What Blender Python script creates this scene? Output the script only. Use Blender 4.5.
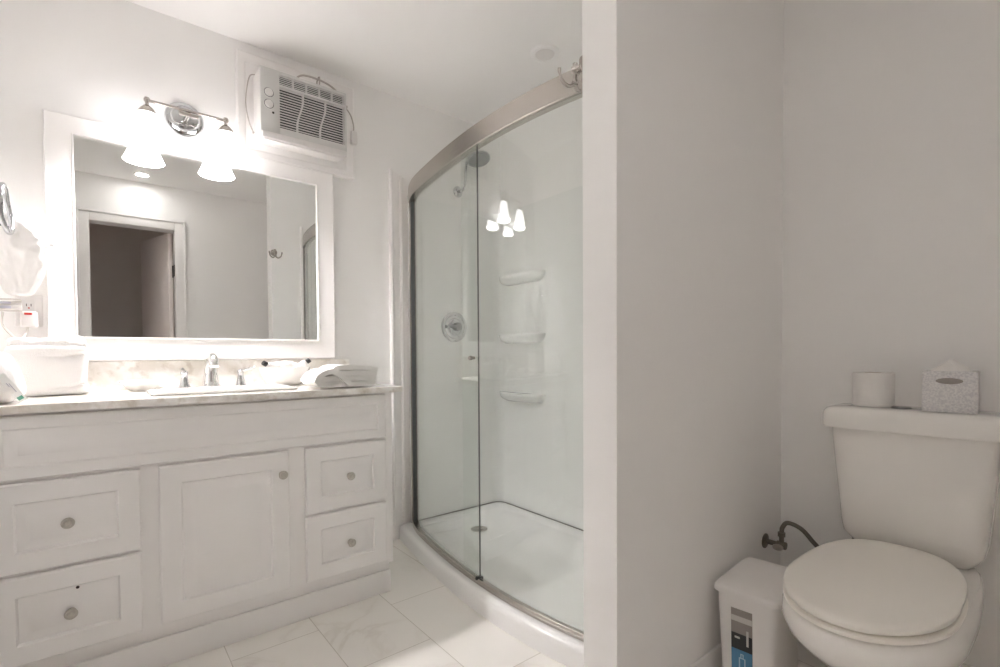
import bpy, bmesh, math, random
from mathutils import Vector, Matrix, noise

scene = bpy.context.scene
col = scene.collection
for o in list(bpy.data.objects):
    bpy.data.objects.remove(o)
R = math.radians
random.seed(5)

# ------------------------------------------------------------------ camera, world, exposure
def make_camera():
    a, p, r = R(38.9374), R(-1.2519), R(-0.3458)
    ax = Vector((math.sin(a), math.cos(a), 0)); rt = Vector((math.cos(a), -math.sin(a), 0)); up = Vector((0, 0, 1))
    fw = ax * math.cos(p) + up * math.sin(p)
    u2 = up * math.cos(p) - ax * math.sin(p)
    rt2 = rt * math.cos(r) + u2 * math.sin(r)
    u3 = u2 * math.cos(r) - rt * math.sin(r)
    cd = bpy.data.cameras.new('camera')
    cd.sensor_width = 36.0
    cd.lens = 492.957 / 1000 * 36.0
    cd.shift_y = (364.844 - 333.5) / 1000
    cd.clip_start = 0.01
    cam = bpy.data.objects.new('camera', cd); col.objects.link(cam)
    m = Matrix((rt2, u3, -fw)).transposed().to_4x4()
    m.translation = Vector((0, 0, 1.0))
    cam.matrix_world = m
    scene.camera = cam
make_camera()
world = bpy.data.worlds.new('world'); scene.world = world; world.use_nodes = True
world.node_tree.nodes['Background'].inputs[0].default_value = (0.9, 0.85, 0.8, 1)
world.node_tree.nodes['Background'].inputs[1].default_value = 0.05
vs = scene.view_settings
vs.view_transform = 'Standard'; vs.look = 'None'; vs.gamma = 1.0; vs.use_curve_mapping = False
vs.exposure = 0.32
LAMP = 7.0          # glow of the two frosted glass shades over the mirror
BULB = 840.0          # the bulbs inside them, open downwards
PUCK = 128.0          # small ceiling downlight by the doorway, seen in the mirror
cy = scene.cycles
cy.use_denoising = True
cy.max_bounces = 24; cy.diffuse_bounces = 16; cy.glossy_bounces = 8; cy.transparent_max_bounces = 24; cy.transmission_bounces = 8
cy.sample_clamp_indirect = 30.0

# ------------------------------------------------------------------ materials
def nm(name):
    m = bpy.data.materials.new(name); m.use_nodes = True
    nt = m.node_tree
    return m, nt, nt.nodes['Principled BSDF']

def plain(name, c, rough=0.5, metal=0.0, coat=0.0, var=0.03, scale=6.0, bump=0.0, bscale=60.0, spec=0.5):
    """principled surface with a faint procedural mottling"""
    m, nt, b = nm(name)
    tc = nt.nodes.new('ShaderNodeNewGeometry')
    n = nt.nodes.new('ShaderNodeTexNoise'); n.inputs['Scale'].default_value = scale; n.inputs['Detail'].default_value = 4
    nt.links.new(tc.outputs['Position'], n.inputs['Vector'])
    mx = nt.nodes.new('ShaderNodeMix'); mx.data_type = 'RGBA'
    mx.inputs[6].default_value = tuple(x * (1 - var) for x in c) + (1,)
    mx.inputs[7].default_value = tuple(min(1, x * (1 + var)) for x in c) + (1,)
    nt.links.new(n.outputs['Fac'], mx.inputs[0])
    nt.links.new(mx.outputs[2], b.inputs['Base Color'])
    b.inputs['Roughness'].default_value = rough
    b.inputs['Metallic'].default_value = metal
    b.inputs['Coat Weight'].default_value = coat
    b.inputs['Coat Roughness'].default_value = 0.05
    b.inputs['Specular IOR Level'].default_value = spec
    if bump:
        n2 = nt.nodes.new('ShaderNodeTexNoise'); n2.inputs['Scale'].default_value = bscale; n2.inputs['Detail'].default_value = 3
        nt.links.new(tc.outputs['Position'], n2.inputs['Vector'])
        bp = nt.nodes.new('ShaderNodeBump'); bp.inputs['Strength'].default_value = bump; bp.inputs['Distance'].default_value = 0.004
        nt.links.new(n2.outputs['Fac'], bp.inputs['Height']); nt.links.new(bp.outputs[0], b.inputs['Normal'])
    return m

M = {}
M['wall'] = plain('wall_paint', (0.885, 0.876, 0.866), 0.6, var=0.012, scale=2.5, bump=0.06, bscale=140)
M['ceiling'] = plain('ceiling_paint', (0.905, 0.897, 0.888), 0.75, var=0.01, scale=2, bump=0.05, bscale=120)
M['trim'] = plain('trim_paint', (0.87, 0.852, 0.84), 0.3, var=0.008)
M['cabinet'] = plain('cabinet_paint', (0.87, 0.855, 0.845), 0.32, var=0.012, scale=4)
M['cabinet_dark'] = plain('cabinet_inside', (0.30, 0.28, 0.26), 0.7)
M['chrome'] = plain('chrome', (0.60, 0.61, 0.62), 0.06, 1.0, var=0.01)
M['nickel'] = plain('brushed_nickel', (0.52, 0.485, 0.45), 0.27, 1.0, var=0.03, scale=20)
M['knob'] = plain('antique_nickel', (0.52, 0.49, 0.45), 0.28, 1.0, var=0.15, scale=160)
M['darkmetal'] = plain('dark_bronze', (0.05, 0.042, 0.036), 0.4, 0.6)
M['black'] = plain('black_plastic', (0.015, 0.015, 0.016), 0.35)
M['seal'] = plain('grey_seal', (0.06, 0.065, 0.065), 0.45)
M['caulk'] = plain('grey_caulk', (0.22, 0.21, 0.19), 0.7)
M['acrylic'] = plain('white_acrylic', (0.885, 0.89, 0.88), 0.12, coat=0.3, var=0.006, scale=3)
M['pan'] = plain('white_shower_pan', (0.885, 0.88, 0.87), 0.22, coat=0.2, var=0.008)
M['porcelain'] = plain('porcelain', (0.86, 0.84, 0.81), 0.10, coat=0.4, var=0.006)
M['seat'] = plain('seat_plastic', (0.86, 0.83, 0.775), 0.28, var=0.008)
M['plastic'] = plain('white_plastic', (0.78, 0.76, 0.745), 0.35, var=0.01)
M['acplastic'] = plain('grey_white_plastic', (0.66, 0.655, 0.64), 0.4, var=0.01)
M['binplastic'] = plain('bin_plastic', (0.82, 0.80, 0.785), 0.42, var=0.01)
M['fabric'] = plain('white_cotton', (0.80, 0.785, 0.77), 0.95, var=0.02, scale=60, bump=0.5, bscale=420, spec=0.1)
M['terry'] = plain('white_terry', (0.86, 0.85, 0.83), 1.0, var=0.05, scale=300, bump=0.45, bscale=700, spec=0.05)
M['terry2'] = plain('white_terry_lining', (0.84, 0.83, 0.805), 1.0, var=0.05, scale=300, bump=0.45, bscale=700, spec=0.05)
M['paper'] = plain('tissue_paper', (0.84, 0.82, 0.80), 0.95, var=0.03, scale=80, bump=0.3, bscale=300, spec=0.1)
M['cardboard'] = plain('cardboard_core', (0.42, 0.34, 0.27), 0.9)
M['ceramic'] = plain('white_ceramic', (0.88, 0.865, 0.845), 0.15, coat=0.4, var=0.005)
M['cord'] = plain('cord_white', (0.66, 0.63, 0.60), 0.5)
M['accord'] = plain('appliance_cord', (0.50, 0.46, 0.43), 0.5)
M['nozzle'] = plain('nozzle_grey', (0.34, 0.35, 0.35), 0.35, 0.4)
M['dialring'] = plain('dial_ring_grey', (0.22, 0.22, 0.215), 0.5)
M['fixture'] = plain('dark_chrome', (0.30, 0.30, 0.30), 0.15, 1.0)
M['brightchrome'] = plain('bright_chrome', (0.86, 0.86, 0.86), 0.10, 1.0, var=0.01)
M['sinkglaze'] = plain('sink_glaze', (0.80, 0.78, 0.745), 0.14, coat=0.4, var=0.005)
M['hose'] = plain('braided_steel', (0.20, 0.175, 0.15), 0.45, 0.7, var=0.4, scale=400)
M['hall'] = plain('hall_paint', (0.80, 0.735, 0.70), 0.6, var=0.03)
M['hallfloor'] = plain('hall_floor', (0.50, 0.42, 0.36), 0.5, var=0.15)
M['door'] = plain('door_paint', (0.90, 0.825, 0.805), 0.4, var=0.012)
M['red'] = plain('red_button', (0.55, 0.03, 0.02), 0.4)
M['green'] = plain('green_print', (0.12, 0.38, 0.28), 0.7)
M['tagwhite'] = plain('card_white', (0.86, 0.86, 0.85), 0.6)
M['blue'] = plain('label_blue', (0.075, 0.23, 0.40), 0.4, var=0.04)
M['labelgrey'] = plain('label_grey', (0.30, 0.27, 0.25), 0.4, var=0.1, scale=40)
M['labellight'] = plain('label_light', (0.62, 0.60, 0.58), 0.4)
M['labelblack'] = plain('label_black', (0.02, 0.02, 0.022), 0.35)
M['icon'] = plain('label_icon', (0.45, 0.60, 0.70), 0.4)
M['straps'] = plain('grey_strap', (0.50, 0.49, 0.56), 0.7)

def stone(name, base, v1, v2, rough):
    m, nt, b = nm(name)
    g = nt.nodes.new('ShaderNodeNewGeometry')
    n0 = nt.nodes.new('ShaderNodeTexNoise'); n0.inputs['Scale'].default_value = 7; n0.inputs['Detail'].default_value = 8; n0.inputs['Distortion'].default_value = 1.2
    n1 = nt.nodes.new('ShaderNodeTexNoise'); n1.inputs['Scale'].default_value = 30; n1.inputs['Detail'].default_value = 6
    for n in (n0, n1): nt.links.new(g.outputs['Position'], n.inputs['Vector'])
    r0 = nt.nodes.new('ShaderNodeValToRGB'); e = r0.color_ramp.elements
    e[0].position = 0.40; e[0].color = v1 + (1,); e[1].position = 0.58; e[1].color = base + (1,)
    r1 = nt.nodes.new('ShaderNodeValToRGB'); e = r1.color_ramp.elements
    e[0].position = 0.33; e[0].color = v2 + (1,); e[1].position = 0.47; e[1].color = (1, 1, 1, 1)
    nt.links.new(n0.outputs['Fac'], r0.inputs[0]); nt.links.new(n1.outputs['Fac'], r1.inputs[0])
    mx = nt.nodes.new('ShaderNodeMix'); mx.data_type = 'RGBA'; mx.blend_type = 'MULTIPLY'; mx.inputs[0].default_value = 0.45
    nt.links.new(r0.outputs[0], mx.inputs[6]); nt.links.new(r1.outputs[0], mx.inputs[7])
    nt.links.new(mx.outputs[2], b.inputs['Base Color'])
    b.inputs['Roughness'].default_value = rough
    return m
M['stone'] = stone('cream_stone', (0.90, 0.885, 0.86), (0.73, 0.69, 0.635), (0.62, 0.56, 0.49), 0.14)

def floor_mat():
    m, nt, b = nm('marble_tile')
    g = nt.nodes.new('ShaderNodeNewGeometry')
    sp = nt.nodes.new('ShaderNodeSeparateXYZ'); nt.links.new(g.outputs['Position'], sp.inputs[0])
    cb = nt.nodes.new('ShaderNodeCombineXYZ'); nt.links.new(sp.outputs[1], cb.inputs[0]); nt.links.new(sp.outputs[0], cb.inputs[1])
    mp = nt.nodes.new('ShaderNodeMapping'); mp.inputs['Location'].default_value = (-1.49, -0.310, 0)
    nt.links.new(cb.outputs[0], mp.inputs['Vector'])
    br = nt.nodes.new('ShaderNodeTexBrick'); br.offset = 0.5; br.squash = 1.0
    br.inputs['Scale'].default_value = 1.0; br.inputs['Brick Width'].default_value = 0.61; br.inputs['Row Height'].default_value = 0.2865
    br.inputs['Mortar Size'].default_value = 0.0016; br.inputs['Mortar Smooth'].default_value = 0.2; br.inputs['Bias'].default_value = 0.0
    br.inputs['Color1'].default_value = (0.0, 0.0, 0.0, 1); br.inputs['Color2'].default_value = (1, 1, 1, 1)
    nt.links.new(mp.outputs[0], br.inputs['Vector'])
    # marble veins, shifted per tile by the tile's random grey
    sc = nt.nodes.new('ShaderNodeVectorMath'); sc.operation = 'SCALE'; sc.inputs[3].default_value = 5.0
    nt.links.new(br.outputs['Color'], sc.inputs[0])
    ad = nt.nodes.new('ShaderNodeVectorMath'); ad.operation = 'ADD'
    nt.links.new(g.outputs['Position'], ad.inputs[0]); nt.links.new(sc.outputs[0], ad.inputs[1])
    n = nt.nodes.new('ShaderNodeTexNoise'); n.inputs['Scale'].default_value = 3.2; n.inputs['Detail'].default_value = 7; n.inputs['Distortion'].default_value = 0.9
    nt.links.new(ad.outputs[0], n.inputs['Vector'])
    ab = nt.nodes.new('ShaderNodeMath'); ab.operation = 'SUBTRACT'; ab.inputs[1].default_value = 0.5
    nt.links.new(n.outputs['Fac'], ab.inputs[0])
    ab2 = nt.nodes.new('ShaderNodeMath'); ab2.operation = 'ABSOLUTE'; nt.links.new(ab.outputs[0], ab2.inputs[0])
    rp = nt.nodes.new('ShaderNodeValToRGB'); e = rp.color_ramp.elements
    e[0].position = 0.0; e[0].color = (0.70, 0.665, 0.61, 1); e[1].position = 0.035; e[1].color = (0.83, 0.805, 0.765, 1)
    e2 = rp.color_ramp.elements.new(0.2); e2.color = (0.87, 0.845, 0.805, 1)
    nt.links.new(ab2.outputs[0], rp.inputs[0])
    # veins only in places
    n3 = nt.nodes.new('ShaderNodeTexNoise'); n3.inputs['Scale'].default_value = 2.3; nt.links.new(ad.outputs[0], n3.inputs['Vector'])
    r3 = nt.nodes.new('ShaderNodeValToRGB'); e = r3.color_ramp.elements; e[0].position = 0.45; e[1].position = 0.65
    nt.links.new(n3.outputs['Fac'], r3.inputs[0])
    mv = nt.nodes.new('ShaderNodeMix'); mv.data_type = 'RGBA'; mv.inputs[6].default_value = (0.86, 0.835, 0.795, 1)
    nt.links.new(r3.outputs[0], mv.inputs[0]); nt.links.new(rp.outputs[0], mv.inputs[7])
    mg = nt.nodes.new('ShaderNodeMix'); mg.data_type = 'RGBA'; mg.inputs[7].default_value = (0.60, 0.565, 0.51, 1)
    nt.links.new(br.outputs['Fac'], mg.inputs[0]); nt.links.new(mv.outputs[2], mg.inputs[6])
    nt.links.new(mg.outputs[2], b.inputs['Base Color'])
    b.inputs['Roughness'].default_value = 0.25
    bp = nt.nodes.new('ShaderNodeBump'); bp.inputs['Strength'].default_value = 0.3; bp.inputs['Distance'].default_value = 0.002; bp.invert = True
    nt.links.new(br.outputs['Fac'], bp.inputs['Height']); nt.links.new(bp.outputs[0], b.inputs['Normal'])
    return m
M['floor'] = floor_mat()

def glass_mat():
    m = bpy.data.materials.new('shower_glass'); m.use_nodes = True
    nt = m.node_tree; nt.nodes.clear()
    out = nt.nodes.new('ShaderNodeOutputMaterial')
    tr = nt.nodes.new('ShaderNodeBsdfTransparent'); tr.inputs[0].default_value = (0.972, 0.982, 0.976, 1)
    gl = nt.nodes.new('ShaderNodeBsdfGlossy'); gl.inputs['Roughness'].default_value = 0.0; gl.inputs[0].default_value = (0.9, 0.93, 0.91, 1)
    fr = nt.nodes.new('ShaderNodeFresnel')
    ge = nt.nodes.new('ShaderNodeNewGeometry'); io = nt.nodes.new('ShaderNodeMix'); io.data_type = 'FLOAT'   # thin pane: same reflectance on both faces
    io.inputs[2].default_value = 1.5; io.inputs[3].default_value = 1 / 1.5
    nt.links.new(ge.outputs['Backfacing'], io.inputs[0]); nt.links.new(io.outputs[0], fr.inputs[0])
    mx = nt.nodes.new('ShaderNodeMixShader')
    nt.links.new(fr.outputs[0], mx.inputs[0]); nt.links.new(tr.outputs[0], mx.inputs[1]); nt.links.new(gl.outputs[0], mx.inputs[2])
    nt.links.new(mx.outputs[0], out.inputs[0])
    return m
M['glass'] = glass_mat()

def mirror_mat():
    m, nt, b = nm('mirror_silver')
    b.inputs['Base Color'].default_value = (0.86, 0.87, 0.86, 1); b.inputs['Metallic'].default_value = 1.0; b.inputs['Roughness'].default_value = 0.0
    return m
M['mirror'] = mirror_mat()

def emit_mat(name, c, s):
    m, nt, b = nm(name)
    b.inputs['Base Color'].default_value = (0.9, 0.9, 0.9, 1); b.inputs['Roughness'].default_value = 0.4
    b.inputs['Emission Color'].default_value = c + (1,); b.inputs['Emission Strength'].default_value = s
    return m
M['shade'] = emit_mat('lit_frosted_glass', (1.0, 0.968, 0.975), LAMP)
M['bulb'] = emit_mat('lit_bulb', (1.0, 0.96, 0.965), BULB)

M['puck'] = emit_mat('lit_downlight', (1.0, 0.965, 0.94), PUCK)

def tissue_box_mat():
    m, nt, b = nm('tissue_box_print')
    g = nt.nodes.new('ShaderNodeNewGeometry')
    v = nt.nodes.new('ShaderNodeTexNoise'); v.inputs['Scale'].default_value = 190; v.inputs['Detail'].default_value = 3
    nt.links.new(g.outputs['Position'], v.inputs['Vector'])
    r = nt.nodes.new('ShaderNodeValToRGB'); e = r.color_ramp.elements
    e[0].position = 0.40; e[0].color = (0.60, 0.585, 0.60, 1); e[1].position = 0.60; e[1].color = (0.74, 0.725, 0.72, 1)
    nt.links.new(v.outputs['Fac'], r.inputs[0]); nt.links.new(r.outputs[0], b.inputs['Base Color'])
    b.inputs['Roughness'].default_value = 0.7
    return m
M['tissuebox'] = tissue_box_mat()

# ------------------------------------------------------------------ mesh helpers (world coordinates)
def nb(): return bmesh.new()

def merge(bm, t):
    me = bpy.data.meshes.new('tmp'); t.to_mesh(me); t.free(); bm.from_mesh(me); bpy.data.meshes.remove(me)

def box(bm, x0, x1, y0, y1, z0, z1, bev=0.0, seg=2, mat=None):
    t = bmesh.new()
    bmesh.ops.create_cube(t, size=1.0)
    for v in t.verts:
        v.co = Vector((x0 + (v.co.x + .5) * (x1 - x0), y0 + (v.co.y + .5) * (y1 - y0), z0 + (v.co.z + .5) * (z1 - z0)))
    if bev:
        bmesh.ops.bevel(t, geom=list(t.edges), offset=bev, segments=seg, profile=0.5, affect='EDGES')
    if mat is not None:
        t.transform(mat)
    bmesh.ops.recalc_face_normals(t, faces=t.faces)
    merge(bm, t)
    return bm

def loft(bm, rings, cap0=True, cap1=True, closed=True, loop=False):
    """rings of equal point counts; closed = each ring is closed; loop = last ring joins first"""
    t = bmesh.new()
    vr = [[t.verts.new(p) for p in r] for r in rings]
    n = len(rings[0]); k = len(rings)
    for i in range(k if loop else k - 1):
        a, b = vr[i], vr[(i + 1) % k]
        for j in range(n if closed else n - 1):
            q = (a[j], a[(j + 1) % n], b[(j + 1) % n], b[j])
            try: t.faces.new(q)
            except ValueError: pass
    if not loop:
        if cap0: t.faces.new(vr[0])
        if cap1: t.faces.new(vr[-1])
    bmesh.ops.recalc_face_normals(t, faces=t.faces)
    merge(bm, t)
    return bm

def catmull(pts, n=6, closed=False):
    P = [Vector(p) for p in pts]; out = []
    m = len(P)
    for i in range(m if closed else m - 1):
        p1, p2 = P[i], P[(i + 1) % m]
        p0 = P[i - 1] if (i > 0 or closed) else p1 * 2 - p2
        p3 = P[(i + 2) % m] if (i + 2 < m or closed) else p2 * 2 - p1
        for k in range(n):
            t = k / n
            out.append(0.5 * ((2 * p1) + (-p0 + p2) * t + (2 * p0 - 5 * p1 + 4 * p2 - p3) * t * t + (-p0 + 3 * p1 - 3 * p2 + p3) * t ** 3))
    if not closed: out.append(P[-1])
    return out

def tube(bm, pts, r, seg=10, closed=False, smooth=0):
    P = catmull(pts, smooth, closed) if smooth else [Vector(p) for p in pts]
    n = len(P); rings = []; nrm = None
    for i in range(n):
        a = P[i - 1] if (i > 0 or closed) else P[i]
        b = P[(i + 1) % n] if (i < n - 1 or closed) else P[i]
        t = (b - a).normalized()
        if nrm is None:
            h = Vector((0, 0, 1)) if abs(t.z) < 0.9 else Vector((1, 0, 0))
            nrm = (h - t * h.dot(t)).normalized()
        else:
            nrm = (nrm - t * nrm.dot(t)).normalized()
        bi = t.cross(nrm)
        rr = r[min(len(r) - 1, int(i * len(r) / n))] if isinstance(r, (list, tuple)) else r
        rings.append([P[i] + (nrm * math.cos(2 * math.pi * k / seg) + bi * math.sin(2 * math.pi * k / seg)) * rr for k in range(seg)])
    return loft(bm, rings, loop=closed)

def lathe(bm, prof, origin, axis=(0, 0, 1), seg=32, cap=True, sy=1.0):
    """prof = [(radius, height along axis)]"""
    A = Vector(axis).normalized(); O = Vector(origin)
    h = Vector((0, 0, 1)) if abs(A.z) < 0.9 else Vector((1, 0, 0))
    u = (h - A * h.dot(A)).normalized(); w = A.cross(u)
    rings = [[O + A * z + (u * math.cos(2 * math.pi * k / seg) * sy + w * math.sin(2 * math.pi * k / seg)) * max(r, 1e-5) for k in range(seg)] for r, z in prof]
    return loft(bm, rings, cap, cap)

def rrect(cx, cy, hx, hy, z, n=40, p=5.0, skew=0.0):
    """superellipse ring in a horizontal plane"""
    out = []
    for k in range(n):
        a = 2 * math.pi * k / n
        c, s = math.cos(a), math.sin(a)
        out.append(Vector((cx + hx * math.copysign(abs(c) ** (2 / p), c), cy + hy * math.copysign(abs(s) ** (2 / p), s), z)))
    return out

def ribbon(bm, pts, thick, y0, y1, ny=10, wob=0.003, seed=0.0, edge=0.0):
    """folded cloth: a centre line in x-z with thickness, swept in y with a little unevenness"""
    P = catmull([(p[0], 0, p[1]) for p in pts], 7)
    n = len(P); up_, dn = [], []
    for i in range(n):
        t = (P[min(n - 1, i + 1)] - P[max(0, i - 1)]).normalized()
        nn = Vector((-t.z, 0, t.x))
        e = 1.0 if 0 < i < n - 1 else 0.6
        up_.append(P[i] + nn * thick * .5 * e); dn.append(P[i] - nn * thick * .5 * e)
    prof = up_ + dn[::-1]
    rings = []
    for j in range(ny + 1):
        f = j / ny
        s = 0.0
        row = []
        for v in prof:
            w = noise.noise_vector(Vector((v.x * 14 + seed, f * 3 + seed, v.z * 40))) * wob
            row.append(Vector((v.x + w.x * 1.4, y0 + (y1 - y0) * f + w.y * 2, v.z + w.z * 0.9)))
        if j in (0, ny):
            c = sum(row, Vector()) / len(row)
        rings.append(row)
    return loft(bm, rings)

def soft(bm, cx, cy, cz, hx, hy, hz, p=4.0, amp=0.01, fs=12.0, seed=0.0, nu=48, nv=26, flat=True, fold=None):
    """pillowy body"""
    rings = []
    for j in range(nv + 1):
        b = -math.pi / 2 + math.pi * j / nv
        sb, cb = math.sin(b), max(math.cos(b), 1e-3)
        row = []
        for k in range(nu):
            a = 2 * math.pi * k / nu
            f = lambda v: math.copysign(abs(v) ** (2 / p), v)
            d = Vector((f(math.cos(a)) * cb ** (2 / p), f(math.sin(a)) * cb ** (2 / p), f(sb)))
            v = Vector((cx + hx * d.x, cy + hy * d.y, cz + hz * d.z))
            w = noise.fractal(Vector((v.x * fs + seed, v.y * fs, v.z * fs * 1.3)), 0.8, 2.0, 3) * amp
            dn = Vector((d.x / hx, d.y / hy, d.z / hz)).normalized()
            v = v + dn * w
            if fold: v = fold(v)
            if flat: v.z = max(v.z, cz - hz)
            row.append(v)
        rings.append(row)
    return loft(bm, rings)

# ------------------------------------------------------------------ object helpers
ROOT = {}
def thing(name, label, cat, loc, group=None):
    o = bpy.data.objects.new(name, None); col.objects.link(o)
    o.empty_display_size = 0.05
    o.location = loc; o['label'] = label; o['category'] = cat
    if group: o['group'] = group
    ROOT[o] = Vector(loc)
    return o

def obj(name, bm, m, parent=None, label=None, angle=38):
    base = ROOT[parent] if parent is not None else Vector((0, 0, 0))
    for v in bm.verts: v.co -= base
    me = bpy.data.meshes.new(name); bm.to_mesh(me); bm.free()
    me.shade_smooth(); me.set_sharp_from_angle(angle=R(angle))
    me.materials.append(M[m])
    o = bpy.data.objects.new(name, me); col.objects.link(o)
    if parent is not None:
        o.parent = parent
    ROOT[o] = base
    if label: o['label'] = label
    return o

def single(name, bm, m, label, cat, group=None, angle=38):
    c = Vector((0, 0, 0)); n = len(bm.verts)
    xs = [v.co.x for v in bm.verts]; ys = [v.co.y for v in bm.verts]; zs = [v.co.z for v in bm.verts]
    c = Vector(((min(xs) + max(xs)) / 2, (min(ys) + max(ys)) / 2, min(zs)))
    for v in bm.verts: v.co -= c
    me = bpy.data.meshes.new(name); bm.to_mesh(me); bm.free()
    me.shade_smooth(); me.set_sharp_from_angle(angle=R(angle)); me.materials.append(M[m])
    o = bpy.data.objects.new(name, me); col.objects.link(o); o.location = c
    o['label'] = label; o['category'] = cat
    if group: o['group'] = group
    return o

def struct(name, bm, m):
    o = obj(name, bm, m); o['kind'] = 'structure'
    return o

# ------------------------------------------------------------------ the room
CEIL = 2.387; XL = -0.31; XF = 1.976; YW = 2.43; YO = -0.06
PX, PY0, PY1 = 0.996, 0.7706, 0.881          # partition: end face, near face, shower face
DX0, DX1, DZ = -0.055, 0.487, 2.035          # doorway in the wall opposite the mirror

struct('floor', box(nb(), XL - .1, XF + .1, YO - .12, YW + .1, -0.08, 0.0), 'floor')
struct('ceiling', box(nb(), XL - .1, XF + .1, YO - .12, YW + .1, CEIL, CEIL + .08), 'ceiling')
struct('wall_back', box(nb(), XL - .1, XF + .1, YW, YW + .1, 0, CEIL), 'wall')
struct('wall_left', box(nb(), XL - .1, XL, YO - .12, YW, 0, CEIL), 'wall')
struct('wall_right', box(nb(), XF, XF + .1, YO - .12, YW, 0, CEIL), 'wall')
b = nb()
box(b, XL, DX0 - .015, YO - .12, YO, 0, CEIL); box(b, DX1 + .015, XF, YO - .12, YO, 0, CEIL); box(b, DX0 - .015, DX1 + .015, YO - .12, YO, DZ + .015, CEIL)
struct('wall_front', b, 'wall')
struct('wall_partition', box(nb(), PX, XF, PY0, PY1, 0, CEIL, bev=0.0), 'wall')

# baseboards
def baseboard(name, x0, x1, y0, y1):
    b = nb(); box(b, x0, x1, y0, y1, 0, 0.075, bev=0.004)
    return struct(name, b, 'trim')
baseboard('baseboard_partition', PX + .002, XF, PY0 - .012, PY0)
baseboard('baseboard_right', XF - .012, XF, YO + .012, PY0 - .012)
baseboard('baseboard_front', DX1 + .092, XF, YO, YO + .012)
baseboard('baseboard_end', PX - .012, PX, PY0 - .012, PY1)
baseboard('baseboard_back', 0.945, 1.19, YW - .012, YW)
baseboard('baseboard_left', XL, XL + .012, YO + .012, 1.80)

# casing beside the shower, once on the mirror wall and once on the partition
def casing(y, s):
    prof = [(1.205, 0), (1.205, .024), (1.212, .027), (1.219, .024), (1.225, .016), (1.250, .012), (1.262, .012), (1.266, .020), (1.274, .022), (1.281, .019), (1.285, .012), (1.312, .010), (1.312, 0)]
    top = [0.0, 0.0, 0.0, -.004, -.008, -.012, -.018, -.022, -.026, -.03, -.032, -.034, -.034]
    r0 = [Vector((px, y + s * d, 0.078)) for px, d in prof]
    r1 = [Vector((px, y + s * d, 1.985 + t)) for (px, d), t in zip(prof, top)]
    b = nb(); loft(b, [r0, r1]); box(b, 1.20, 1.238, min(y, y + s * .016), max(y, y + s * .016), 0.0, 0.0775)
    return b
struct('trim_1', casing(YW, -1), 'trim')
struct('trim_2', casing(PY1, 1), 'trim')

# doorway opposite the mirror (seen in the mirror)
b = nb()
W = .078
for x0, x1 in ((DX0 - W, DX0), (DX1, DX1 + W)):
    box(b, x0, x1, YO, YO + .014, 0, DZ + W, bev=.004)
    e = x0 if x1 == DX0 else x1
    box(b, min(e, e + (.016 if x1 == DX0 else -.016)), max(e, e + (.016 if x1 == DX0 else -.016)), YO, YO + .022, 0, DZ + W, bev=.004)
box(b, DX0, DX1, YO, YO + .014, DZ, DZ + W, bev=.004); box(b, DX0 - W, DX1 + W, YO, YO + .022, DZ + W - .016, DZ + W, bev=.004)
struct('trim_3', b, 'trim')
b = nb()
box(b, DX0 - .015, DX0, YO - .12, YO, 0, DZ); box(b, DX1, DX1 + .015, YO - .12, YO, 0, DZ); box(b, DX0 - .015, DX1 + .015, YO - .12, YO, DZ, DZ + .015)
struct('trim_4', b, 'trim')
# door leaf, swung out into the hall
door = nb()
ang = R(17)
L = 0.54
T = Matrix.Translation((DX1 - .004, YO - .125, 0)) @ Matrix.Rotation(-ang, 4, 'Z')
box(door, -.035, 0, -L, 0, 0.012, DZ - .004, bev=.003, mat=T)
d = struct('door_1', door, 'door')
hb = nb(); box(hb, -.044, -.0005, -.03, 0.02, 0, .095, bev=.003)
for z in (1.665,):
    h = nb(); box(h, DX1 - .003, DX1 + .0002, YO - .075, YO - .022, z, z + .095, bev=.001)
    lathe(h, [(.006, 0), (.006, .1)], (DX1 - .004, YO - .118, z - .002), seg=12)
    obj('hinge', h, 'darkmetal', d)
hb.free()
# dim hall behind
hy0, hy1, hx0, hx1 = -1.75, YO - .12, -0.75, 1.05
struct('floor_hall', box(nb(), hx0 - .1, hx1 + .1, hy0 - .1, hy1, -.08, 0), 'hallfloor')
struct('ceiling_hall', box(nb(), hx0 - .1, hx1 + .1, hy0 - .1, hy1, CEIL, CEIL + .08), 'hall')
b = nb(); box(b, hx0 - .1, hx1 + .1, hy0 - .1, hy0, 0, CEIL); struct('wall_hall_back', b, 'hall')
struct('wall_hall_left', box(nb(), hx0 - .1, hx0, hy0, hy1, 0, CEIL), 'hall')
struct('wall_hall_right', box(nb(), hx1, hx1 + .1, hy0, hy1, 0, CEIL), 'hall')

# ------------------------------------------------------------------ vanity cabinet
VF = 1.889          # face-frame plane
VX0, VX1 = -0.286, 0.941
van = thing('vanity_cabinet', 'white painted bathroom vanity cabinet with one door and four drawers under the stone counter', 'cabinet', (0.33, 2.15, 0))
LD = (-0.25, 0.0855); DR = (0.1325, 0.523); RD = (0.582, 0.905)
ZB, ZM0, ZM1, ZT = 0.150, 0.394, 0.404, 0.652
b = nb()
box(b, VX0, VX0 + .018, VF, 2.40, .13, .8445); box(b, VX1 - .018, VX1, VF, 2.40, .13, .8445)
box(b, VX0 + .018, VX1 - .018, VF + .02, 2.39, .13, .148); box(b, VX0 + .018, VX1 - .018, 2.385, 2.40, .148, .8445)
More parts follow.
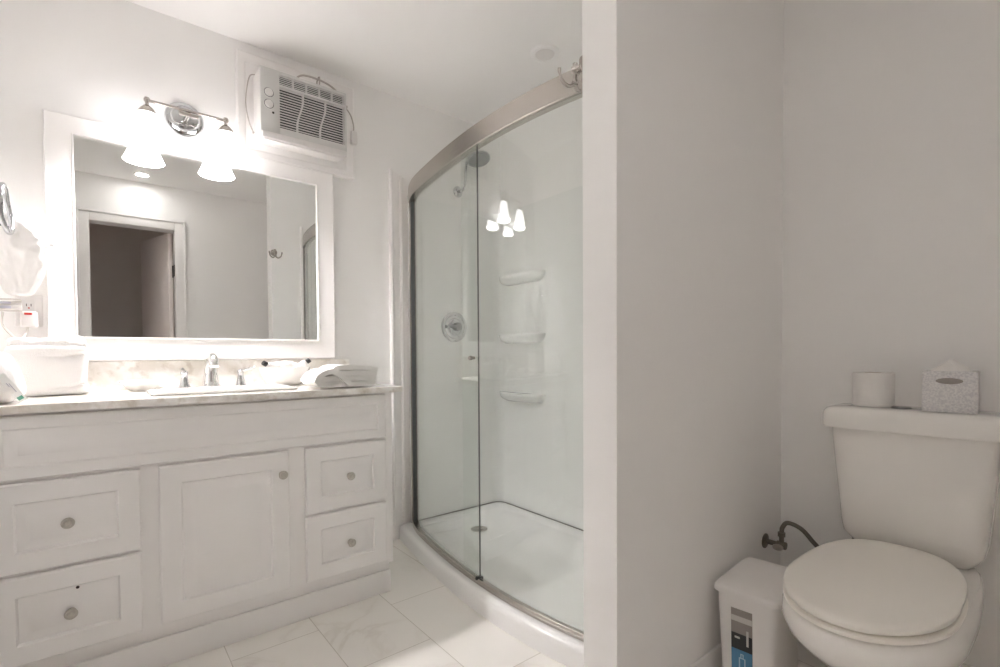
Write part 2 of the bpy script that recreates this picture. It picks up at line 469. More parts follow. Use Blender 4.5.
# face frame
box(b, VX0 + .018, LD[0] + .012, VF, VF + .02, .13, .8445)
box(b, LD[1] - .012, DR[0] + .012, VF, VF + .02, .162, .64); box(b, DR[1] - .012, RD[0] + .012, VF, VF + .02, .162, .64)
box(b, RD[1] - .012, VX1 - .018, VF, VF + .02, .13, .8445)
box(b, LD[0] + .012, RD[1] - .012, VF, VF + .02, .64, .8445); box(b, LD[0] + .012, RD[1] - .012, VF, VF + .02, .13, .162)
box(b, LD[0] + .012, LD[1] - .012, VF, VF + .02, .385, .415); box(b, RD[0] + .012, RD[1] - .012, VF, VF + .02, .385, .415)
obj('carcass', b, 'cabinet', van)
b = nb(); box(b, VX0, VX1 - .006, 1.917, 2.39, 0.0, .129); obj('plinth', b, 'cabinet', van)
b = nb(); box(b, VX0, VX1 - .004, 1.903, 1.9165, 0.0, .092, bev=.003); obj('toe_board', b, 'trim', van)

def raised(bm, x0, x1, z0, z1, y_back, y_front, i0=.054, i1=.086, deep=.009):
    def r(i, y): return [Vector((x0 + i, y, z0 + i)), Vector((x1 - i, y, z0 + i)), Vector((x1 - i, y, z1 - i)), Vector((x0 + i, y, z1 - i))]
    rings = [r(0, y_back), r(0, y_front + .004), r(.004, y_front), r(i0, y_front), r(i0 + .005, y_front + deep), r(i0 + .007, y_front + deep), r(i1, y_front + .0015), r(i1 + .002, y_front)]
    return loft(bm, rings)

def knob(x, z, parent, y=1.8695):
    b = nb()
    lathe(b, [(.0115, 0), (.0115, .002), (.006, .004), (.0055, .010), (.011, .0135), (.0150, .0165), (.0158, .0195), (.0145, .0225), (.0125, .0230), (.0115, .0216), (.0085, .0216), (.0075, .0242), (.0045, .0255), (0, .0257)], (x, y, z), axis=(0, -1, 0), seg=28)
    return obj('knob', b, 'knob', parent, 'aged nickel ringed knob')

def front(name, x0, x1, z0, z1, kx, kz, **k):
    b = nb(); raised(b, x0, x1, z0, z1, VF - .0005, 1.8693, **k)
    o = obj(name, b, 'cabinet', van)
    if kx is not None: knob(kx, kz, o)
    return o
front('false_front', LD[0], RD[1], ZT + .010, .838, None, None, i0=.034, i1=.066, deep=.005)
front('drawer', LD[0], LD[1], ZM1, ZT, -0.083, .528)
o = front('drawer', LD[0], LD[1], ZB, ZM0, -0.081, .267)
b = nb(); lathe(b, [(.0042, 0), (.0042, .0008), (0, .001)], (-0.066, 1.8692, .333), axis=(0, -1, 0), seg=14)
obj('screw_hole', b, 'darkmetal', o, 'small dark screw hole above the knob')
front('door', DR[0], DR[1], ZB, ZT, .498, .572, i0=.058, i1=.098)
front('drawer', RD[0], RD[1], ZM1, ZT, .748, .528)
front('drawer', RD[0], RD[1], ZB, ZM0, .748, .266)

# ------------------------------------------------------------------ countertop with sink cut-out
SX0, SX1, SY0, SY1 = 0.118, 0.588, 1.935, 2.205
ct = thing('countertop', 'cream veined stone countertop with backsplash on the white vanity', 'countertop', (0.33, 2.14, .846))
b = nb()
def rect(x0, x1, y0, y1, z): return [Vector((x0, y0, z)), Vector((x1, y0, z)), Vector((x1, y1, z)), Vector((x0, y1, z))]
CX0, CX1, CY0, CY1 = -.305, .971, 1.848, 2.4285
i = .02
loft(b, [rect(SX0 + i, SX1 - i, SY0 + i, SY1 - i, .846), rect(CX0, CX1, CY0, CY1, .846), rect(CX0, CX1, CY0, CY1, .868), rect(CX0 + .002, CX1 - .002, CY0 + .002, CY1 - .002, .870), rect(SX0 + i, SX1 - i, SY0 + i, SY1 - i, .870)], loop=True)
obj('slab', b, 'stone', ct)
b = nb(); box(b, CX0, CX1, 2.409, 2.4285, .8702, .981, bev=.0015); obj('backsplash', b, 'stone', ct)

sink = thing('sink', 'white rectangular drop-in sink set into the stone counter', 'sink', ((SX0 + SX1) / 2, (SY0 + SY1) / 2, .74))
b = nb()
cx, cyy, hx, hy = (SX0 + SX1) / 2, (SY0 + SY1) / 2, (SX1 - SX0) / 2, (SY1 - SY0) / 2
def rr(i, z, p=10): return rrect(cx, cyy, hx - i, hy - i, z, 64, p)
loft(b, [rr(.005, .8702), rr(0, .8745), rr(.003, .8795), rr(.012, .881), rr(.022, .880), rr(.027, .872), rr(.032, .84), rr(.055, .775, 7), rr(.09, .758, 5), rr(.12, .754, 2.5), rr(.12, .748, 2.5), rr(.085, .750, 5), rr(.045, .770, 7), rr(.025, .84), rr(.0225, .868), rr(.005, .8702)], False, False)
obj('basin', b, 'sinkglaze', sink)
b = nb(); lathe(b, [(.022, 0), (.022, .003), (.018, .004), (.004, .0025), (0, .0025)], (cx, cyy, .7542), seg=24); obj('drain', b, 'chrome', sink)

# faucet: spout with bell body, two lever handles
fa = thing('faucet', 'chrome widespread faucet with curved spout and two lever handles behind the sink', 'faucet', (.352, 2.345, .87))
b = nb()
lathe(b, [(.037, 0.0), (.037, .004), (.033, .008), (.0295, .03), (.0260, .055), (.0235, .075), (.0205, .088)], (.352, 2.345, .8702), seg=32)
tube(b, [(.352, 2.345, .945), (.352, 2.345, .966), (.352, 2.335, .984), (.352, 2.312, .993), (.352, 2.285, .986), (.352, 2.268, .970), (.352, 2.262, .957)], [.0205, .020, .0195, .019, .0185, .018, .0175], 20, smooth=6)
obj('spout', b, 'brightchrome', fa)
def handle(x, dx, dy):
    b = nb()
    lathe(b, [(.024, 0), (.024, .003), (.021, .007), (.0165, .018), (.0125, .038), (.0115, .054), (.014, .059), (.0135, .066), (.006, .073), (0, .074)], (x, 2.345, .8702), seg=26)
    o = obj('handle', b, 'chrome', fa)
    b = nb()
    tube(b, [(x, 2.345, .933), (x + dx * .4, 2.345 + dy * .4, .940), (x + dx * .8, 2.345 + dy * .8, .946), (x + dx, 2.345 + dy, .947)], [.0065, .006, .0055, .006], 12, smooth=4)
    obj('lever', b, 'chrome', o)
handle(.258, -.012, -.055)
handle(.463, .05, -.028)

# ------------------------------------------------------------------ mirror
mi = thing('mirror', 'large wall mirror in a wide white wooden frame over the vanity', 'mirror', (.38, 2.428, .983))
IX0, IX1, IZ0, IZ1 = -.066, .814, 1.074, 1.814
OX0, OX1, OZ0, OZ1 = -.148, .897, .9835, 1.8825
b = nb()
def fr(x0, x1, z0, z1, y): return [Vector((x0, y, z0)), Vector((x1, y, z0)), Vector((x1, y, z1)), Vector((x0, y, z1))]
def fi(t, y):   # t = 0 outer edge .. 1 inner edge
    return fr(OX0 + (IX0 - OX0) * t, OX1 + (IX1 - OX1) * t, OZ0 + (IZ0 - OZ0) * t, OZ1 + (IZ1 - OZ1) * t, y)
loft(b, [fi(0, 2.4285), fi(0, 2.402), fi(.05, 2.396), fi(.12, 2.397), fi(.93, 2.397), fi(.95, 2.394), fi(.985, 2.394), fi(1, 2.398), fi(1, 2.4285)], loop=True)
obj('frame', b, 'trim', mi)
b = nb(); box(b, IX0 - .004, IX1 + .004, 2.4065, 2.416, IZ0 - .004, IZ1 + .004); obj('mirror_glass', b, 'mirror', mi)

# ------------------------------------------------------------------ vanity light
vl = thing('vanity_light', 'polished two-shade vanity light glowing over the mirror', 'wall lamp', (.285, 2.4295, 1.978))
b = nb(); lathe(b, [(.070, 0), (.070, .006), (.066, .012), (.056, .014), (.050, .020), (.046, .026), (.030, .030), (0, .031)], (.285, 2.4295, 1.978), axis=(0, -1, 0), seg=48); obj('wall_plate', b, 'chrome', vl)
b = nb(); tube(b, [(.285, 2.40, 1.965), (.285, 2.35, 1.958), (.285, 2.30, 1.956)], .008, 12); box(b, .252, .318, 2.292, 2.304, 1.943, 1.957, bev=.003); obj('arm', b, 'nickel', vl)
b = nb(); tube(b, [(.146, 2.298, 1.966), (.424, 2.298, 1.966)], .0055, 14); obj('crossbar', b, 'nickel', vl)
for x in (.151, .415):
    b = nb(); lathe(b, [(.0, .012), (.008, .010), (.0105, .004), (.0105, -.002), (.006, -.008), (.006, -.018), (.012, -.022), (.022, -.032), (.030, -.045), (.032, -.052), (.028, -.052), (.0, -.04)], (x, 2.298, 1.966), seg=32, cap=False)
    obj('shade_holder', b, 'nickel', vl)
    b = nb(); lathe(b, [(.029, 1.914), (.034, 1.908), (.042, 1.890), (.048, 1.868), (.055, 1.842), (.064, 1.820), (.072, 1.804), (.070, 1.803), (.062, 1.819), (.053, 1.842), (.046, 1.868), (.040, 1.890), (.032, 1.906), (.027, 1.912)], (x, 2.298, 0), seg=40, cap=False)
    s = obj('lamp_shade', b, 'shade', vl, 'lit white frosted glass bell shade')
    b = nb(); lathe(b, [(.0, -.032), (.015, -.030), (.025, -.020), (.028, -.006), (.023, .012), (.014, .024), (.012, .04), (0, .04)], (x, 2.298, 1.868), seg=24)
    obj('bulb', b, 'bulb', s)

# ------------------------------------------------------------------ air conditioner and its mounting board
bd = thing('mounting_board', 'white framed wooden panel behind the air conditioner above the mirror', 'panel', (.745, 2.4295, 1.8835))
b = nb(); box(b, .478, 1.008, 2.416, 2.4295, 1.8835, 2.335, bev=.001); obj('panel', b, 'trim', bd)
b = nb()
BX0, BX1, BZ0, BZ1 = .478, 1.008, 1.8835, 2.335
def bi(i, y): return fr(BX0 + i, BX1 - i, BZ0 + i, BZ1 - i, y)
loft(b, [bi(0, 2.4155), bi(0, 2.405), bi(.006, 2.401), bi(.012, 2.403), bi(.022, 2.406), bi(.034, 2.411), bi(.038, 2.4155)], loop=True)
obj('moulding', b, 'trim', bd)

ac = thing('air_conditioner', 'small white wall air conditioner with two dials and a slatted grille near the ceiling', 'air conditioner', (.73, 2.4, 1.95))
AX0, AX1, AY, AZ0, AZ1 = .547, .925, 2.29, 1.965, 2.238
b = nb()
# housing with an opening behind the grille
box(b, AX0, AX0 + .012, AY + .014, 2.4145, AZ0 - .015, AZ1, bev=.003); box(b, AX1 - .012, AX1, AY + .014, 2.4145, AZ0 - .015, AZ1, bev=.003)
box(b, AX0 + .010, AX1 - .010, AY + .0145, 2.414, AZ1 - .013, AZ1 - .0006); box(b, AX0 + .010, AX1 - .010, AY + .0145, 2.414, AZ0 - .0144, AZ0)
obj('housing', b, 'plastic', ac)
GX0, GX1 = .625, .914
b = nb()
def plate(x0, x1, z0, z1, y=AY, d=.016): box(b, x0, x1, y, y + d, z0, z1, bev=.0025)
plate(AX0, GX0, AZ0, AZ1); plate(GX1, AX1, AZ0, AZ1); plate(GX0 - .003, GX1 + .003, 2.223, AZ1); plate(GX0 - .003, GX1 + .003, 2.170, 2.182); plate(GX0 - .003, GX1 + .003, AZ0, 1.995)
obj('front_panel', b, 'acplastic', ac)
b = nb(); box(b, AX0 + .004, AX1 - .004, AY - .008, AY + .02, AZ0 - .030, AZ0 - .001, bev=.004); box(b, AX0 + .01, AX1 - .01, AY - .002, AY + .03, AZ0 - .036, AZ0 - .031, bev=.002)
obj('bottom_ledge', b, 'plastic', ac)
b = nb(); box(b, GX0 - .004, GX1 + .004, AY + .022, AY + .026, 1.985, 2.232); obj('filter', b, 'black', ac, 'dark interior behind the slats')
b = nb()
for k in range(5):
    z = 2.1835 + (2.223 - 2.1835) * (k + .5) / 5
    box(b, GX0, GX1, AY + .003, AY + .0055, z - .0015, z + .0015)
for k in range(1, 5):
    x = GX0 + (GX1 - GX0) * k / 5; box(b, x - .003, x + .003, AY + .001, AY + .014, 2.182, 2.223)
obj('top_louvre', b, 'acplastic', ac)
b = nb()
N = 15
for k in range(N):
    z = 1.996 + (2.169 - 1.996) * (k + .5) / N
    box(b, GX0, GX1, AY + .003, AY + .0055, z - .0022, z + .0022)
for xa in (.7125, .8135):
    rings = []
    for j in range(15):
        t = j / 14; z = 1.994 + (2.171 - 1.994) * t
        x = xa - .013 * math.cos(math.pi * min(1, max(0, (t - .15) / .7)))
        rings.append([Vector((x - .003, AY + .001, z)), Vector((x + .003, AY + .001, z)), Vector((x + .003, AY + .014, z)), Vector((x - .003, AY + .014, z))])
    loft(b, rings)
obj('grille', b, 'acplastic', ac)
for z in (2.131, 2.082):
    b = nb(); lathe(b, [(.0205, 0), (.0205, .002), (.0205, .003), (.0165, .0025), (.0160, .0085), (.0145, .010), (0, .010)], (.580, AY - .0002, z), axis=(0, -1, 0), seg=32)
    box(b, .5775, .5825, AY - .0125, AY - .008, z - .014, z + .014, bev=.0015, mat=Matrix.Translation((.58, 0, z)) @ Matrix.Rotation(R(35), 4, 'Y') @ Matrix.Translation((-.58, 0, -z)))
    dl = obj('dial', b, 'plastic', ac)
    b = nb(); tube(b, [(.580 + .0185 * math.cos(t * math.pi / 16), AY - .0032, z + .0185 * math.sin(t * math.pi / 16)) for t in range(32)], .0016, 6, closed=True); obj('dial_ring', b, 'dialring', dl, 'darker grey ring')
b = nb(); lathe(b, [(.005, 0), (.0045, .0015), (0, .002)], (.597, AY - .0002, 2.050), axis=(0, -1, 0), seg=16); obj('indicator', b, 'darkmetal', ac)
b = nb()
tube(b, [(.556, 2.393, 2.244), (.530, 2.396, 2.23), (.516, 2.396, 2.165), (.512, 2.396, 2.10), (.524, 2.396, 2.03), (.541, 2.394, 1.985)], .0027, 8, smooth=6)
tube(b, [(.556, 2.393, 2.244), (.64, 2.375, 2.2455), (.70, 2.36, 2.252), (.76, 2.35, 2.258), (.86, 2.355, 2.250), (.92, 2.375, 2.246), (.955, 2.39, 2.225), (.985, 2.392, 2.195), (1.000, 2.392, 2.15), (1.000, 2.392, 2.11)], .0032, 8, smooth=6)
tube(b, [(.70, 2.325, 2.246), (.735, 2.315, 2.268), (.80, 2.318, 2.274), (.86, 2.325, 2.268), (.895, 2.335, 2.252), (.84, 2.342, 2.247), (.76, 2.345, 2.248), (.71, 2.34, 2.246)], .0042, 8, smooth=6)
tube(b, [(.805, 2.308, 2.241), (.806, 2.312, 2.283), (.808, 2.348, 2.280), (.809, 2.355, 2.241)], .0032, 8, smooth=4)
cd_ = obj('power_cord', b, 'accord', ac)
b = nb(); box(b, .984, 1.016, 2.376, 2.4, 2.05, 2.115, bev=.006, seg=3); obj('plug', b, 'plastic', cd_)
b = nb(); box(b, .953, .967, 2.378, 2.392, 2.217, 2.229, bev=.003); obj('cord_clip', b, 'accord', cd_)
b = nb(); box(b, .537, .545, 2.391, 2.4, 1.982, 1.990, bev=.002); obj('cord_clip', b, 'accord', cd_)

# ------------------------------------------------------------------ shower
def fX(y):
    t = y - 1.65
    return -0.071 * t ** 3 + 0.155 * t * t + 0.079 * t + 1.121
SY_0, SY_1, SXB = PY1 + .001, YW - .001, XF - .002
NF = 40
def pan_ring(off, sy, sb, z, rc=0.0):
    """front curve then back corners; sy/sb = inset of the sides/back"""
    pts = []
    y0, y1 = SY_0 + sy, SY_1 - sy
    for k in range(NF + 1):
        y = y0 + (y1 - y0) * k / NF
        pts.append(Vector((fX(y) + off, y, z)))
    xb = SXB - sb
    n = 8
    rc = max(rc, .001)
    for k in range(n + 1):
        a = math.pi / 2 * (1 - k / n)
        pts.append(Vector((xb - rc + rc * math.cos(a), y1 - rc + rc * math.sin(a), z)))
    for k in range(n + 1):
        a = -math.pi / 2 * k / n
        pts.append(Vector((xb - rc + rc * math.cos(a), y0 + rc + rc * math.sin(a), z)))
    return pts
pan = thing('shower_pan', 'white bow-front shower pan with raised curb on the tile floor', 'shower pan', (1.5, 1.65, 0))
b = nb()
loft(b, [pan_ring(.0, 0, 0, 0.0), pan_ring(.004, 0, 0, .05), pan_ring(.010, 0, 0, .062), pan_ring(.020, 0, 0, .069), pan_ring(.032, 0, 0, .0715), pan_ring(.088, .03, .03, .0715, .05), pan_ring(.100, .036, .036, .068, .06), pan_ring(.118, .05, .05, .052, .07), pan_ring(.15, .08, .08, .047, .09), pan_ring(.28, .35, .25, .040, .1)])
obj('tray', b, 'pan', pan)
b = nb(); lathe(b, [(.045, 0), (.045, .002), (.041, .0035), (.036, .003), (0, .0028)], (1.588, 2.155, .0455), seg=32)
for k in range(3):
    rr_ = (.008, .018, .028)[k]
    tube(b, [(1.588 + rr_ * math.cos(t * math.pi / 10), 2.155 + rr_ * math.sin(t * math.pi / 10), .0487) for t in range(20)], .0018, 6, closed=True)
obj('drain', b, 'nickel', pan)

# wall surround (three glossy panels in one moulded U) with corner shelves
su = thing('shower_surround', 'glossy white moulded shower surround with corner shelves', 'shower surround', (1.65, 1.65, .073))
def u_line(d, rc):
    """inside line of the surround, d = distance kept from the walls"""
    pts = []
    y1, y0, xb = YW - d, PY1 + d, XF - d * 2.0
    pts.append((1.314, y1))
    n = 8
    for k in range(n + 1):
        a = math.pi / 2 * (1 - k / n); pts.append((xb - rc + rc * math.cos(a), y1 - rc + rc * math.sin(a)))
    for k in range(n + 1):
        a = -math.pi / 2 * k / n; pts.append((xb - rc + rc * math.cos(a), y0 + rc + rc * math.sin(a)))
    pts.append((1.314, y0))
    return pts
inn, outr = u_line(.015, .06), u_line(.0012, .012)
prof = inn + outr[::-1]
b = nb()
loft(b, [[Vector((x, y, z)) for x, y in prof] for z in (.0765, 1.868)])
obj('wall_panels', b, 'acrylic', su)
b = nb()
tube(b, [Vector((x, y, .0740)) for x, y in u_line(.0165, .06)], .0026, 8)
obj('caulk_line', b, 'caulk', su)
for zt in (1.470, 1.118, .772):
    b = nb()
    xw = XF - .0295
    def sh(k, z, ym=2.19, hl=.190, dp=.088):
        pts = []
        n = 28
        for q in range(n + 1):          # half-moon growing out of the long wall beside the corner
            a = math.pi * q / n
            pts.append(Vector((xw - dp * k * math.sin(a) ** .8, ym + hl * (.4 + .6 * k) * math.cos(a), z)))
        return pts
    loft(b, [sh(.55, zt - .055), sh(.85, zt - .040), sh(.97, zt - .020), sh(1.0, zt - .006), sh(.985, zt), sh(.93, zt + .001), sh(.90, zt - .004)])
    obj('corner_shelf', b, 'acrylic', su)

# enclosure: rail, track, jambs, fixed glass, sliding glass
en = thing('shower_enclosure', 'curved glass sliding shower enclosure with brushed nickel frame', 'shower door', (1.2, 1.65, .072))
def curve(off, y0, y1, n=48):
    out = []
    for k in range(n + 1):
        y = y0 + (y1 - y0) * k / n
        e = .0005; dx = (fX(y + e) - fX(y - e)) / (2 * e) + .068 * max(0, (y - 2.18) / .22) / .22
        nn = Vector((1, -dx, 0)).normalized()          # towards the inside of the shower
        p = Vector((fX(y) + .058 + .034 * max(0, (y - 2.18) / .22) ** 2, y, 0)); out.append(p + nn * off)
    return out
def bar(bm, o0, o1, y0, y1, z0, z1, bev=.003):
    a, c = curve(o0, y0, y1), curve(o1, y0, y1)
    a2, c2 = curve(o0 + bev, y0, y1), curve(o1 - bev, y0, y1)
    rings = []
    for p, q, p2, q2 in zip(a, c, a2, c2):
        V = lambda s, z: Vector((s.x, s.y, z))
        rings.append([V(p, z0 + bev), V(p, z1 - bev), V(p2, z1), V(q2, z1), V(q, z1 - bev), V(q, z0 + bev), V(q2, z0), V(p2, z0)])
    return loft(bm, rings)
EY0, EY1 = PY1 + .017, YW - .030
b = nb(); bar(b, -.020, .020, EY0, EY1, 1.822, 1.903, .003); obj('header_rail', b, 'nickel', en)
b = nb(); bar(b, -.016, .018, EY0, EY1, .0722, .088, .003); bar(b, -.016, -.011, EY0, EY1, .086, .098, .001); obj('bottom_track', b, 'nickel', en)
for ya, yb, sg in ((EY1 - .022, EY1 + .012, 1), (EY0 - .012, EY0 + .022, -1)):
    b = nb(); bar(b, -.016, .016, ya, yb, .0885, 1.8215, .002); j = obj('jamb', b, 'nickel', en)
    b = nb(); yy = ya - .012 if sg == 1 else yb + .001
    bar(b, -.010, .008, yy + (.005 if sg == 1 else 0), yy + (.011 if sg == 1 else .006), .0885, 1.8215, .002); obj('jamb_seal', b, 'seal', j)
def pane(bm, off, y0, y1, z0, z1):
    a, c = curve(off - .003, y0, y1, 60), curve(off + .003, y0, y1, 60)
    rings = [[Vector((p.x, p.y, z0)), Vector((p.x, p.y, z1)), Vector((q.x, q.y, z1)), Vector((q.x, q.y, z0))] for p, q in zip(a, c)]
    return loft(bm, rings)
YE = 1.602
b = nb(); pane(b, .0065, YE, EY1 - .024, .0885, 1.8215); fp = obj('fixed_panel', b, 'glass', en)
b = nb(); pane(b, .0065, YE - .0030, YE - .0005, .0885, 1.8215); obj('edge_seal', b, 'seal', fp)
b = nb(); pane(b, -.0065, EY0 + .024, 1.705, .0992, 1.8215); sd = obj('sliding_door', b, 'glass', en)
# door pull and the guide at the foot of the panel edge
p = curve(-.0098, 1.606, 1.607, 1)[0]
b = nb(); lathe(b, [(.006, 0), (.006, .012), (.009, .014), (.0095, .024), (.007, .027), (0, .027)], (p.x, p.y, .985), axis=(-1, .05, 0), seg=18); obj('door_pull', b, 'nickel', sd)
p = curve(0, YE - .01, YE, 1)[0]
b = nb(); box(b, p.x - .012, p.x + .014, p.y - .007, p.y + .016, .0882, .099, bev=.003); lathe(b, [(.007, 0), (.007, .008), (.005, .010), (0, .010)], (p.x - .010, p.y + .0, .097), axis=(-1, 0, 0), seg=16)
obj('bottom_guide', b, 'black', en)

# valve, shower head
yv = YW - .0155
va = thing('shower_valve', 'round chrome shower valve with lever on the white surround', 'shower valve', (1.606, yv, 1.16))
b = nb(); lathe(b, [(.088, 0), (.088, .004), (.082, .009), (.070, .011), (.066, .008), (.050, .009), (.046, .015), (.036, .02), (0, .021)], (1.606, yv, 1.16), axis=(0, -1, 0), seg=48); obj('escutcheon', b, 'chrome', va)
b = nb(); lathe(b, [(.024, .018), (.024, .045), (.020, .050), (0, .051)], (1.606, yv, 1.16), axis=(0, -1, 0), seg=28)
tube(b, [(1.606, yv - .04, 1.16), (1.570, yv - .046, 1.162), (1.548, yv - .048, 1.166)], [.012, .010, .009], 12, smooth=4); obj('lever', b, 'fixture', va)
sh_ = thing('rain_shower', 'round chrome rain shower head on a curved arm', 'shower head', (1.64, yv, 1.95))
b = nb(); lathe(b, [(.032, 0), (.032, .004), (.022, .010), (.012, .013), (0, .013)], (1.64, yv, 1.95), axis=(0, -1, 0), seg=32)
obj('flange', b, 'chrome', sh_)
b = nb(); tube(b, [(1.64, yv - .008, 1.95), (1.64, yv - .05, 1.948), (1.64, yv - .074, 1.975), (1.64, yv - .082, 2.04), (1.64, yv - .095, 2.095), (1.64, yv - .125, 2.122), (1.64, yv - .17, 2.118), (1.64, yv - .20, 2.105)], .0085, 14, smooth=6); obj('arm', b, 'chrome', sh_)
b = nb(); ax_ = Vector((0, -.35, -1)).normalized(); lathe(b, [(.0, -.03), (.012, -.028), (.014, -.012), (.03, -.004), (.060, .004), (.065, .010), (.065, .016), (.062, .019), (0, .019)], (1.64, yv - .205, 2.088), axis=ax_, seg=44); hd = obj('spray_head', b, 'chrome', sh_)
b = nb(); lathe(b, [(.056, .0192), (.056, .021), (0, .0212)], (1.64, yv - .205, 2.088), axis=ax_, seg=40); obj('nozzle_face', b, 'nozzle', hd, 'grey nozzle face')

# round fixture on the ceiling over the shower
cf = thing('ceiling_fixture', 'round white unlit ceiling fixture over the shower', 'ceiling fixture', (1.616, 1.657, CEIL - .0005))
b = nb(); lathe(b, [(.068, 0), (.066, .006), (.060, .010), (.050, .011), (.045, .008)], (1.616, 1.657, CEIL - .0005), axis=(0, 0, -1), seg=48, cap=False); obj('trim_ring', b, 'ceiling', cf)
b = nb(); lathe(b, [(.0455, .001), (.044, .008), (.03, .011), (0, .012)], (1.616, 1.657, CEIL - .0005), axis=(0, 0, -1), seg=40); obj('lens', b, 'plastic', cf)

dn = thing('downlight', 'small lit round downlight in the ceiling in front of the doorway', 'ceiling light', (.265, .149, CEIL - .0005))
b = nb(); lathe(b, [(.054, 0), (.053, .004), (.047, .007), (.038, .005), (.036, .001)], (.265, .149, CEIL - .0005), axis=(0, 0, -1), seg=40, cap=False); obj('trim_ring', b, 'trim', dn)
b = nb(); lathe(b, [(.0355, .001), (.0355, .003), (0, .0035)], (.265, .149, CEIL - .0005), axis=(0, 0, -1), seg=32); obj('lens', b, 'puck', dn, 'glowing lens')

# robe hook on the shower side of the partition
hk = thing('robe_hook', 'brushed nickel double robe hook high on the end of the partition wall', 'hook', (1.012, PY1 + .0005, 1.76))
hx_ = 1.012
b = nb(); lathe(b, [(.024, 0), (.024, .004), (.018, .010), (.011, .014), (.010, .03), (.014, .034), (.014, .042), (.008, .047), (0, .048)], (hx_, PY1 + .0005, 1.765), axis=(0, 1, 0), seg=28); obj('rose', b, 'nickel', hk)
b = nb()
tube(b, [(hx_, PY1 + .04, 1.785), (hx_, PY1 + .04, 1.765), (hx_, PY1 + .042, 1.738)], [.007, .0085, .0075], 12, smooth=3)
lathe(b, [(.0, -.008), (.009, -.006), (.011, 0), (.009, .006), (0, .008)], (hx_, PY1 + .042, 1.736), seg=16)
for s in (-1, 1):
    tube(b, [(hx_, PY1 + .042, 1.736), (hx_ + s * .016, PY1 + .046, 1.722), (hx_ + s * .034, PY1 + .052, 1.730), (hx_ + s * .043, PY1 + .056, 1.75), (hx_ + s * .044, PY1 + .057, 1.765)], [.005, .005, .0045, .004, .0045], 10, smooth=5)
obj('prongs', b, 'nickel', hk)

# ------------------------------------------------------------------ toilet
TY = 0.366
to = thing('toilet', 'white two-piece toilet with closed lid in the niche', 'toilet', (1.6, TY, 0))
def egg(xf, xb, hw, z, n=56, xm=None, pb=2.0):
    """outline: round front towards -x, blunter back; widest at xm"""
    xm = xm if xm is not None else xf + (xb - xf) * .52
    pts = []
    for k in range(n):
        a = 2 * math.pi * k / n
        c, s = math.cos(a), math.sin(a)
        if c < 0: pts.append(Vector((xm + (xm - xf) * c, TY + hw * s, z)))
        else:
            pts.append(Vector((xm + (xb - xm) * abs(c) ** (2 / pb), TY + hw * math.copysign(abs(s) ** (2 / pb), s), z)))
    return pts
b = nb()
loft(b, [egg(1.40, 1.93, .120, 0.0, xm=1.64, pb=3), egg(1.405, 1.93, .117, .02, xm=1.64, pb=3), egg(1.42, 1.91, .104, .06, xm=1.66, pb=3), egg(1.425, 1.90, .100, .13, xm=1.66, pb=3), egg(1.395, 1.89, .112, .19, xm=1.62, pb=3),
         egg(1.33, 1.885, .140, .245, xm=1.57, pb=3), egg(1.265, 1.885, .165, .29, xm=1.53, pb=3), egg(1.225, 1.89, .178, .325, xm=1.50, pb=3.2), egg(1.211, 1.92, .180, .352, xm=1.48, pb=3.6), egg(1.210, 1.94, .176, .374, xm=1.47, pb=4), egg(1.214, 1.945, .171, .387, xm=1.47, pb=4.5), egg(1.222, 1.945, .165, .3925, xm=1.47, pb=4.5), egg(1.26, 1.93, .145, .394, xm=1.47, pb=4)])
obj('bowl', b, 'porcelain', to)
b = nb()
loft(b, [egg(1.218, 1.715, .163, .3945, xm=1.45, pb=3.2), egg(1.209, 1.72, .169, .399, xm=1.45, pb=3.2), egg(1.209, 1.72, .169, .406, xm=1.45, pb=3.2), egg(1.216, 1.715, .164, .4100, xm=1.45, pb=3.2)])
obj('seat', b, 'seat', to)
b = nb()
def lid(i, z):
    pts = egg(1.209 + i, 1.768 - i * .6, .168 - i, z, xm=1.45, pb=2.7)
    for v in pts: v.z += .030 * max(0, v.x - 1.21)
    return pts
loft(b, [lid(.010, .4125), lid(.002, .415), lid(0, .420), lid(.001, .426), lid(.006, .4305), lid(.016, .433), lid(.06, .4345), lid(.12, .4352)])
ld = obj('seat_lid', b, 'seat', to)
for s in (-1, 1):
    b = nb(); lathe(b, [(.0, -.022), (.011, -.021), (.012, 0), (.011, .021), (0, .022)], (1.745, TY + s * .075, .414), axis=(0, 1, 0), seg=18); obj('hinge', b, 'seat', to)
b = nb()
def tk(x0, hw, z, p=6.0, xb=1.958): return rrect((x0 + xb) / 2, TY, (xb - x0) / 2, hw, z, 72, p)
loft(b, [tk(1.84, .130, .3945, 5, 1.94), tk(1.82, .148, .415, 5, 1.95), tk(1.800, .162, .440), tk(1.795, .167, .47), tk(1.787, .174, .56), tk(1.780, .184, .67), tk(1.776, .191, .766)])
obj('tank', b, 'porcelain', to)
b = nb()
def tl(i, z): return rrect((1.752 + 1.966) / 2, TY, (1.966 - 1.752) / 2 - i, .211 - i, z, 72, 6.5)
loft(b, [tl(.012, .7665), tl(.003, .768), tl(0, .775), tl(0, .806), tl(.003, .818), tl(.010, .826), tl(.022, .8305), tl(.06, .832), tl(.10, .8322)])
tlid = obj('tank_lid', b, 'porcelain', to)
b = nb(); lathe(b, [(.024, 0), (.024, .004), (.021, .006), (.004, .0065), (0, .0065)], (1.835, TY + .02, .8323), seg=30); obj('flush_button', b, 'fixture', tlid, 'chrome round flush button')

